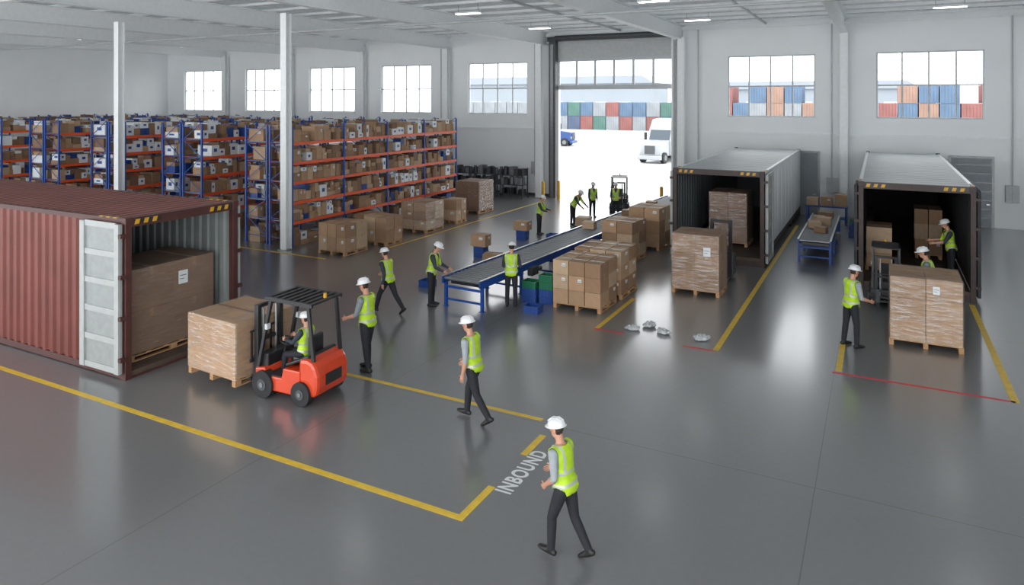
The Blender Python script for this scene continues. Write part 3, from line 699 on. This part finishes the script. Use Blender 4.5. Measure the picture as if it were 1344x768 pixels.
# ------------------------------------------------------------------ PEOPLE
def V(*a): return Vector(a)
def N_(a): return Vector(a).normalized()
def person(loc,face,height,label,shirt='shg',lean=0,armR=((.12,0,-1),(.05,.2,-1)),armL=((-.12,0,-1),(-.05,.2,-1)),
           legR=((.05,0,-1),(.02,-.03,-1)),legL=((-.05,0,-1),(-.02,-.03,-1)),footR=(0,1,0),footL=(0,1,0),
           hp=8,hy=0,pelvis=None,curl=22,sleeve=False,trou='trou',hairm='hair'):
    s=height/1.8
    T=Matrix.Rotation(math.radians(-lean),3,'X')
    def tp(x,y,z): return T@Vector((x,y,z))
    b=MB()
    rings=[(-.11,.12,.085,-.005),(-.05,.165,.118,-.008),(.03,.168,.12,-.005),(.13,.148,.108,0),(.24,.158,.115,.005),(.35,.178,.125,.008),(.43,.178,.112,0),(.485,.12,.085,-.005),(.515,.07,.065,-.005)]
    n=20;vs=[]
    for z,rx,ry,yo in rings:
        for i in range(n):
            a=2*math.pi*i/n; c,q=math.cos(a),math.sin(a)
            c=math.copysign(abs(c)**.85,c); q=math.copysign(abs(q)**.85,q)
            vs.append(tp(rx*c,yo+ry*q,z))
    k=len(rings)
    b.add(vs,[(j*n+i,j*n+(i+1)%n,(j+1)*n+(i+1)%n,(j+1)*n+i) for j in range(k-1) for i in range(n)]+[tuple(reversed(range(n))),tuple(range((k-1)*n,k*n))],0)
    neck0=tp(0,-.005,.48); 
    Hm=T@Matrix.Rotation(math.radians(lean*.5),3,'X')
    Hm=Hm@Matrix.Rotation(math.radians(hy),3,'Z')@Matrix.Rotation(math.radians(-hp),3,'X')
    hc=neck0+(T@V(0,.015,.075))+Hm@V(0,.015,.135)
    b.tube([neck0,hc+Hm@V(0,-.02,-.07)],[.06,.055],12)
    b.ell(hc+Hm@V(0,-.01,.02),(.077,.097,.1),n=18,k=12,R=Hm)
    b.ell(hc+Hm@V(0,.02,-.055),(.056,.068,.068),n=16,k=10,R=Hm)
    b.tube([hc+Hm@V(0,.082,.012),hc+Hm@V(0,.108,-.022)],[.011,.016],8)
    for q in(-1,1): b.ell(hc+Hm@V(q*.08,-.012,-.008),(.012,.022,.034),n=10,k=8,R=Hm)
    bones=[(tp(0,0,-.06),tp(0,0,.08),.15,'pel'),(tp(0,0,.1),tp(0,0,.42),.15,'tor'),(tp(-.1,0,.44),tp(.1,0,.44),.085,'tor'),(neck0+T@V(0,0,.045),hc,.07,'head'),(hc,hc+Hm@V(0,0,.03),.09,'head')]
    hands=[]
    for q,arm in((1,armR),(-1,armL)):
        sh=tp(q*.185,0,.43); u=N_(arm[0]);f=N_(arm[1])
        el=sh+u*.29; wr=el+f*.25
        b.ell(sh,(.068,.07,.07),n=14,k=10)
        b.tube([tp(q*.12,0,.43),sh,sh+u*.12,el],[.065,.066,.06,.047],12)
        b.tube([el,el+f*.08,wr],[.047,.046,.03],12)
        hd=N_(arm[2]) if len(arm)>2 else f
        nrm=Vector((-q,0,0)) ; nrm=nrm-hd*nrm.dot(hd)
        if nrm.length<.3: nrm=Vector((0,0,-1)); nrm=nrm-hd*nrm.dot(hd)
        nrm.normalize(); sd=hd.cross(nrm).normalized()
        if sd.dot(Vector((0,1,.5)))<0: sd=-sd
        b.tube([wr,wr+hd*.04,wr+hd*.085],[(.03,.024),(.041,.019),(.04,.016)],12,up=tuple(nrm))
        hands.append((wr,hd,nrm,sd,q))
        bones+= [(sh,el,.06,'slv'),(el,wr,.045,'fore'),(wr+hd*.01,wr+hd*.09,.035,'hand')]
    for q,leg,ft in((1,legR,footR),(-1,legL,footL)):
        hp_=tp(q*.09,0,-.06); u=N_(leg[0]);f=N_(leg[1]); kn=hp_+u*.42; an=kn+f*.40
        b.tube([hp_,hp_+u*.15,kn],[.095,.09,.066],14)
        b.tube([kn,kn+f*.12,an],[.066,.066,.054],14)
        fd=N_(ft); fu=Vector((0,0,1)); fu=(fu-fd*fu.dot(fd)).normalized()
        b.tube([an-fd*.05-fu*.055,an+fd*.03-fu*.05,an+fd*.12-fu*.062,an+fd*.18-fu*.068],[(.042,.04),(.045,.05),(.05,.036),(.042,.026)],12,up=(0,0,1))
        b.tube([an,an-fu*.04],[.05,.048],12)
        bones+=[(hp_,kn,.09,'leg'),(kn,an,.058,'leg'),(an-fu*.03-fd*.03,an+fd*.17-fu*.06,.05,'foot')]
    me=b.mesh('p',[]); to=bpy.data.objects.new('p',me); COL.objects.link(to)
    m=to.modifiers.new('r','REMESH'); m.mode='VOXEL'; m.voxel_size=.0115; m.use_smooth_shade=True
    m2=to.modifiers.new('s','SMOOTH'); m2.factor=.5; m2.iterations=4
    dg=bpy.context.evaluated_depsgraph_get(); me2=bpy.data.meshes.new_from_object(to.evaluated_get(dg)); bpy.data.objects.remove(to)
    nv=len(me2.vertices); co=np.empty(nv*3); me2.vertices.foreach_get('co',co); co=co.reshape(-1,3)
    no=np.array([v.normal[:] for v in me2.vertices])
    faces=[tuple(p.vertices) for p in me2.polygons]
    fc=np.array([co[list(f)].mean(0) for f in faces])
    D=[]
    for a,c,r,l in bones:
        a=np.array(a);c=np.array(c);ab=c-a;t=np.clip(((fc-a)@ab)/(ab@ab+1e-9),0,1);D.append(np.linalg.norm(fc-(a+t[:,None]*ab),axis=1)/r)
    idx=np.argmin(np.array(D),0); lab=[bones[i][3] for i in idx]
    Ti=np.array(T.inverted()); Hi=np.array(Hm.inverted())
    tl=fc@Ti.T; hl=(fc-np.array(hc))@Hi.T
    mi=[]
    for i,l in enumerate(lab):
        if l in('tor',): k=1 if tl[i][2]<.497 else 0
        elif l=='pel': k=1 if tl[i][2]>.02 else 2
        elif l=='slv': k=1
        elif l=='fore': k=1 if sleeve else 0
        elif l=='hand': k=0
        elif l=='leg': k=2
        elif l=='foot': k=3
        else:
            k=4 if (hl[i][1]<-.01-max(0,-hl[i][2])*.3 and hl[i][2]>-.06 and abs(hl[i][0])<.078) or hl[i][2]>.07 else 0
        mi.append(k)
    B=MB(); B.v=[tuple(c) for c in co]; B.f=[list(f) for f in faces]; B.m=mi; B.sm=[True]*len(faces)
    for wr,hd,nrm,sd,q in hands:
        for j,(of,ln) in enumerate(((.03,.072),(.010,.082),(-.010,.077),(-.029,.06))):
            p=wr+hd*(.085-abs(of)*.15)+sd*of; pts=[p]; ang=math.radians(curl*.4)
            for sg in(.45,.32,.26):
                d=(hd*math.cos(ang)+nrm*math.sin(ang)); p=p+d*ln*sg; pts.append(p); ang+=math.radians(curl)
            B.tube(pts,[.0095,.009,.0085,.007],7,0)
        p=wr+hd*.03+sd*.032
        d1=(hd*.6+sd*.7+nrm*.3).normalized(); d2=(hd*.85+sd*.25+nrm*.45).normalized()
        B.tube([p,p+d1*.035,p+d1*.035+d2*.03],[.013,.011,.009],7,0)
    for q in(-1,1):
        B.ell(hc+Hm@V(q*.03,.084,.006),(.012,.008,.007),5,n=10,k=6,R=Hm)
    B.ell(hc+Hm@V(0,.083,-.062),(.024,.009,.007),6,n=10,k=6,R=Hm)
    zmin=min(v[2] for v in B.v)
    zo=-zmin if pelvis is None else pelvis/s
    rz=math.atan2(-face[0],face[1])
    B.v=[(v[0]*s,v[1]*s,(v[2]+zo)*s) for v in B.v]
    body=B.obj('person',[M['skin'],M[shirt],M[trou],M['boot'],M[hairm],M['eye'],M['lip']],loc=tuple(loc),rz=rz,label=label,cat='person')
    sel=[i for i,l in enumerate(lab) if l in('tor','pel','slv') and -.085<tl[i][2]<.5 and abs(tl[i][0])<.178 and not(tl[i][2]>.43 and tl[i][1]**2/.0064+tl[i][0]**2/.0064<1)
         and not(tl[i][1]>.02 and tl[i][2]>.3 and abs(tl[i][0])<(tl[i][2]-.3)*.4)]
    used={};vv=[];ff=[];mm=[]
    for i in sel:
        f=[]
        for vi in faces[i]:
            if vi not in used:
                q3=Ti@co[vi]
                used[vi]=len(vv); loose=.014+max(0,.1-float(q3[2]))*.10+.004*math.sin(float(q3[2])*70+float(q3[0])*40)*max(0,min(1,(.35-float(q3[2]))*4))
                p=(co[vi]+no[vi]*loose); vv.append(((p[0])*s,(p[1])*s,(p[2]+zo)*s))
            f.append(used[vi])
        ff.append(f); x,y,z=tl[i]
        band=(.0<z<.045) or (.15<z<.195) or (z>=.195 and .08<abs(x)<.116)
        mm.append(1 if band else 0)
    VB=MB(); VB.v=vv;VB.f=ff;VB.m=mm;VB.sm=[True]*len(ff)
    vo=VB.obj('safety_vest',[M['vest'],M['refl']],body,label='yellow-green reflective safety vest')
    so=vo.modifiers.new('s','SOLIDIFY'); so.thickness=.006; so.offset=1
    HB=MB(); hcc=hc+Hm@V(0,-.008,.055)
    HB.ell(hcc,(.108,.132,.098),0,n=24,k=12,R=Hm,zmin=-.05)
    for q in(-.03,0,.03): HB.tube([hcc+Hm@V(q,.11,.055),hcc+Hm@V(q,.05,.092),hcc+Hm@V(q,-.05,.092),hcc+Hm@V(q,-.11,.055)],[.008]*4,6,0)
    vs=[];n=24
    for rr in(.95,1.13):
        for i in range(n):
            a=2*math.pi*i/n; ex=1+(.22*max(0,math.sin(a))**2 if rr>1 else 0)
            for dz in(-.006,.004): vs.append(hcc+Hm@V(.108*rr*math.cos(a),.132*rr*ex*math.sin(a),dz-(.012 if rr>1 else 0)))
    fs=[]
    for i in range(n):
        j=(i+1)%n; a,b_,c,d=i*2,j*2,2*n+j*2,2*n+i*2
        fs+= [(a,d,c,b_),(a+1,b_+1,c+1,d+1),(d,d+1,c+1,c)]
    HB.add(vs,fs,0,True)
    HB.v=[(v[0]*s,v[1]*s,(v[2]+zo)*s) for v in HB.v]
    HB.obj('hard_hat',[M['helm']],body,label='white plastic hard hat')
    return body
S_F=dict(legR=((.03,.42,-1),(.02,.1,-1)),footR=(0,1,.1),legL=((-.03,-.3,-1),(-.02,-.72,-1)),footL=(0,.85,-.5))
S_L=dict(legL=((-.03,.36,-1),(-.02,.02,-1)),footL=(0,1,.1),legR=((.03,-.2,-1),(.02,-.6,-1)),footR=(0,.9,-.45))
person((-3.54,8.18,0),(-1,.18),1.72,'person in white hard hat and yellow vest walking with bent arms','shw',lean=8,
  armL=((-.12,-.15,-1),(.25,.7,-.65)),armR=((.18,.1,-1),(-.1,.8,-.4)),**S_L)
person((-6.5,10.88,0),(-1,.02),1.88,'person in white hard hat and yellow vest striding across the floor','shw',lean=7,
  armL=((-.18,-.15,-1),(-.05,.2,-1)),armR=((.15,.35,-1),(.0,.7,-.8)),**S_F)
person((-9.72,11.85,0),(-1,-.05),1.96,'person in yellow vest standing beside a loaded forklift','shg',lean=3,hp=12,
  armL=((-.12,.3,-1),(.05,.9,-.35)),armR=((.12,.1,-1),(.0,.45,-.9)),
  legR=((.06,.18,-1),(.03,0,-1)),legL=((-.06,-.1,-1),(-.03,-.18,-1)))
person((-11.8,15.25,0),(-1,.1),1.8,'person in yellow vest striding with arms swinging','shd',lean=8,sleeve=True,
  armL=((-.1,-.4,-.9),(-.05,.1,-1)),armR=((.1,.35,-.9),(.0,.9,-.4)),
  legL=((-.03,.62,-1),(-.02,.3,-1)),footL=(0,1,.2),legR=((.03,-.45,-1),(.02,-.85,-1)),footR=(0,.8,-.6))
person((-11.15,16.4,0),(1,.3),1.8,'person in yellow vest leaning over the end of a conveyor','shd',lean=10,sleeve=True,hp=20,
  armL=((-.1,.4,-.9),(.05,.9,-.45)),armR=((.1,.3,-.95),(.0,.9,-.4)))
person((-9.13,17.35,0),(-.35,1),1.78,'person in yellow vest standing at the conveyor with bent arms','shd',lean=3,sleeve=True,hp=15,
  armL=((-.2,.15,-1),(-.05,.9,-.3)),armR=((.2,.15,-1),(.0,.9,-.2)))
person((-12.9,27.1,0),(1,.1),1.7,'person in yellow vest sorting goods near the conveyor','shd',lean=8,sleeve=True,hp=15,
  armL=((-.1,.5,-.85),(.05,.95,-.25)),armR=((.1,.5,-.9),(.0,.95,-.2)))
person((-12.5,29.9,0),(1,-.2),1.75,'person in yellow vest bending towards the conveyor','shd',lean=35,sleeve=True,hp=10,
  armL=((-.1,.6,-.85),(.05,.8,-.6)),armR=((.1,.6,-.9),(.0,.8,-.6)))
person((-12.5,32.3,0),(.7,-.6),1.72,'person in yellow vest waiting beside the conveyor','shd',lean=5,sleeve=True)
person((-11.4,32.6,0),(.3,-1),1.75,'person in yellow vest working near a small forklift','shd',lean=5,sleeve=True,
  armL=((-.2,.2,-1),(-.05,.9,-.2)),armR=((.2,.15,-1),(.0,.9,-.1)))
person((-.6,18.25,0),(.75,.65),1.9,'person in yellow vest waiting beside a pallet with bent arms','shw',lean=4,hp=10,
  armL=((-.2,.05,-1),(.1,.85,-.35)),armR=((.2,.15,-1),(-.1,.85,-.3)),
  legR=((.1,.1,-1),(.05,-.04,-1)),legL=((-.1,-.06,-1),(-.04,-.1,-1)))
person((1.2,21.2,0),(-1,.1),1.95,'person in yellow vest bending behind a pallet load','shg',lean=14,
  armL=((-.1,.4,-.9),(.05,.9,-.2)),armR=((.1,.3,-.9),(.0,.9,-.2)))
person((1.9,25.0,.3),(-1,-.15),1.85,'person in yellow vest handling cargo inside a trailer','shd',lean=8,hp=15,
  armL=((-.1,.5,-.85),(.05,.95,-.15)),armR=((.1,.5,-.85),(.0,.95,-.1)))
person((-10.02,10.33,0),(-1,-.05),1.62,'person in yellow vest seated driving an orange forklift','shd',lean=-4,sleeve=True,pelvis=.86,
  armL=((-.1,.6,-.75),(.15,.95,.05)),armR=((.1,.6,-.75),(-.15,.95,.05)),
  legL=((-.15,1,-.12),(0,.15,-1)),legR=((.15,1,-.12),(0,.15,-1)),curl=45)
# ------------------------------------------------------------------ OUTSIDE
o=MB().box(-260,200,YB+.3,320,-.3,-.02).obj('yard_ground',[M['asph']]); tag(o,'pale concrete container yard','ground',kind='structure')
def ocm(L_,mt):
    b=MB(); W=2.44;H=2.6
    for s in(-1,1): sheet(corr(L_-.3,.05,.6),lambda t,o_,z:(-L_/2+.15+t,s*(W/2-.06+o_),z),.1,H-.1,0,b)
    b.box(-L_/2,L_/2,-W/2+.1,W/2-.1,.0,.1).box(-L_/2+.1,L_/2-.1,-W/2+.1,W/2-.1,.1,H-.02)
    for sx in(-1,1):
        for sy in(-1,1): b.box(min(sx*L_/2,sx*(L_/2-.15)),max(sx*L_/2,sx*(L_/2-.15)),min(sy*W/2,sy*(W/2-.15)),max(sy*W/2,sy*(W/2-.15)),0,H)
    for y in(-.6,-.2,.2,.6): b.cyl((L_/2-.08,y,.15),(L_/2-.08,y,H-.15),.03,n=6).cyl((-L_/2+.08,y,.15),(-L_/2+.08,y,H-.15),.03,n=6)
    return b.mesh('yard_container',[mt])
OM=[ocm(6.06,m) for m in OC]
CN=['blue','red','green','navy','orange','grey','teal']
def oc(x,y,z,k,rz=0):
    ob=bpy.data.objects.new('yard_container',OM[k]); COL.objects.link(ob); ob.location=(x,y,z); ob.rotation_euler=(0,0,rz)
    tag(ob,CN[k]+' shipping container stacked in the yard','shipping container','containers stacked in the yard')
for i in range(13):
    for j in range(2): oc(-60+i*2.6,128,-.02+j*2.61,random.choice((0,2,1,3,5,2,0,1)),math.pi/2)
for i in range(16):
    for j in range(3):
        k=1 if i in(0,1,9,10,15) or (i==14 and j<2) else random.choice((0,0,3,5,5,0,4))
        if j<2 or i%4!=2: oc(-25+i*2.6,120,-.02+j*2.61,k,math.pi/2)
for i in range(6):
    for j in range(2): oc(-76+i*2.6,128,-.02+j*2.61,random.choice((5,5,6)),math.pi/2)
for i,(x,y,w_,h) in enumerate(((-100,230,70,11),(-20,250,60,9),(60,220,60,12))):
    b=MB().box(-w_/2,w_/2,-10,10,0,h); b.prism([(-w_/2-1,h),(w_/2+1,h),(w_/2-3,h+2.5),(-w_/2+3,h+2.5)],-11,11)
    k=-w_/2+3
    while k<w_/2-5: b.box(k,k+4,-10.1,-10,1,5,1); k+=8
    b.obj('distant_warehouse',[M['bldg'],M['lgrey']],loc=(x,y,-.02),label='pale distant warehouse building beyond the yard',cat='building',group='distant warehouses')
def truck(loc,rz,pm,lab):
    e=empty('semi_truck',loc,rz,label=lab,cat='truck')
    MB().prism([(1.2,.6),(3.2,.6),(3.3,.9),(3.25,1.75),(1.2,2.0)],-1.0,1.0).obj('hood',[pm],e,bevel=.1)
    MB().prism([(-1.2,.6),(1.25,.6),(1.25,2.0),(.85,3.0),(.2,3.9),(-1.2,4.0)],-1.2,1.2).obj('cab',[pm],e,bevel=.1)
    MB().add([(1.27,-1.0,2.05),(1.27,1.0,2.05),(.89,1.0,2.95),(.89,-1.0,2.95)],[(0,1,2,3)],0).obj('windshield',[M['glass']],e)
    MB().box(3.3,3.34,-.5,.5,.85,1.6).obj('grille',[M['dgrey']],e)
    MB().box(3.2,3.5,-1.15,1.15,.35,.7).obj('bumper',[pm],e,bevel=.05)
    for s in(-1,1):
        MB().box(3.22,3.33,s*.8-.15,s*.8+.15,.95,1.2).obj('headlight',[M['steel']],e)
        MB().box(1.1,1.3,s*1.4-.1,s*1.4+.1,2.0,2.7).bar((1.1,s*1.2,2.4),(1.2,s*1.35,2.4),.05,.05).obj('mirror',[M['black']],e)
        for x in(2.5,-2.0,-3.3,-9,-10.3): MB().cyl((x,s*.85,.5),(x,s*1.18,.5),.5,n=22).cyl((x,s*1.18,.5),(x,s*1.2,.5),.25,n=16,mi=1).obj('wheel',[M['dark'],M['grey']],e)
    MB().box(-11.5,-1.5,-1.25,1.25,1.1,3.9).obj('box_trailer',[M['truckw']],e,bevel=.04)
    MB().box(-11.3,1.2,-.5,.5,.6,1.08).obj('chassis',[M['black']],e)
    return e
truck((-17.9,65.0,-.02),-math.pi/2-.15,M['truckw'],'white semi truck parked in the bright yard')
truck((-36.9,80,-.02),.1,M['truckb'],'blue semi truck parked in the yard')
# ------------------------------------------------------------------ WORLD / CAMERA
w=bpy.data.worlds.new('World'); scene.world=w; w.use_nodes=True
bg=w.node_tree.nodes['Background']; bg.inputs['Color'].default_value=(.96,.98,1,1); bg.inputs['Strength'].default_value=3.2
cam=bpy.data.cameras.new('Camera'); co_=bpy.data.objects.new('Camera',cam); COL.objects.link(co_)
co_.location=(0,0,5.8); co_.rotation_euler=(math.pi/2,0,math.atan(483/920))
cam.sensor_width=36; cam.lens=36*920/1344; cam.shift_y=-254/1344; cam.clip_end=1000; cam.clip_start=.1
scene.camera=co_
scene.view_settings.view_transform='Standard'
scene.view_settings.exposure=.25
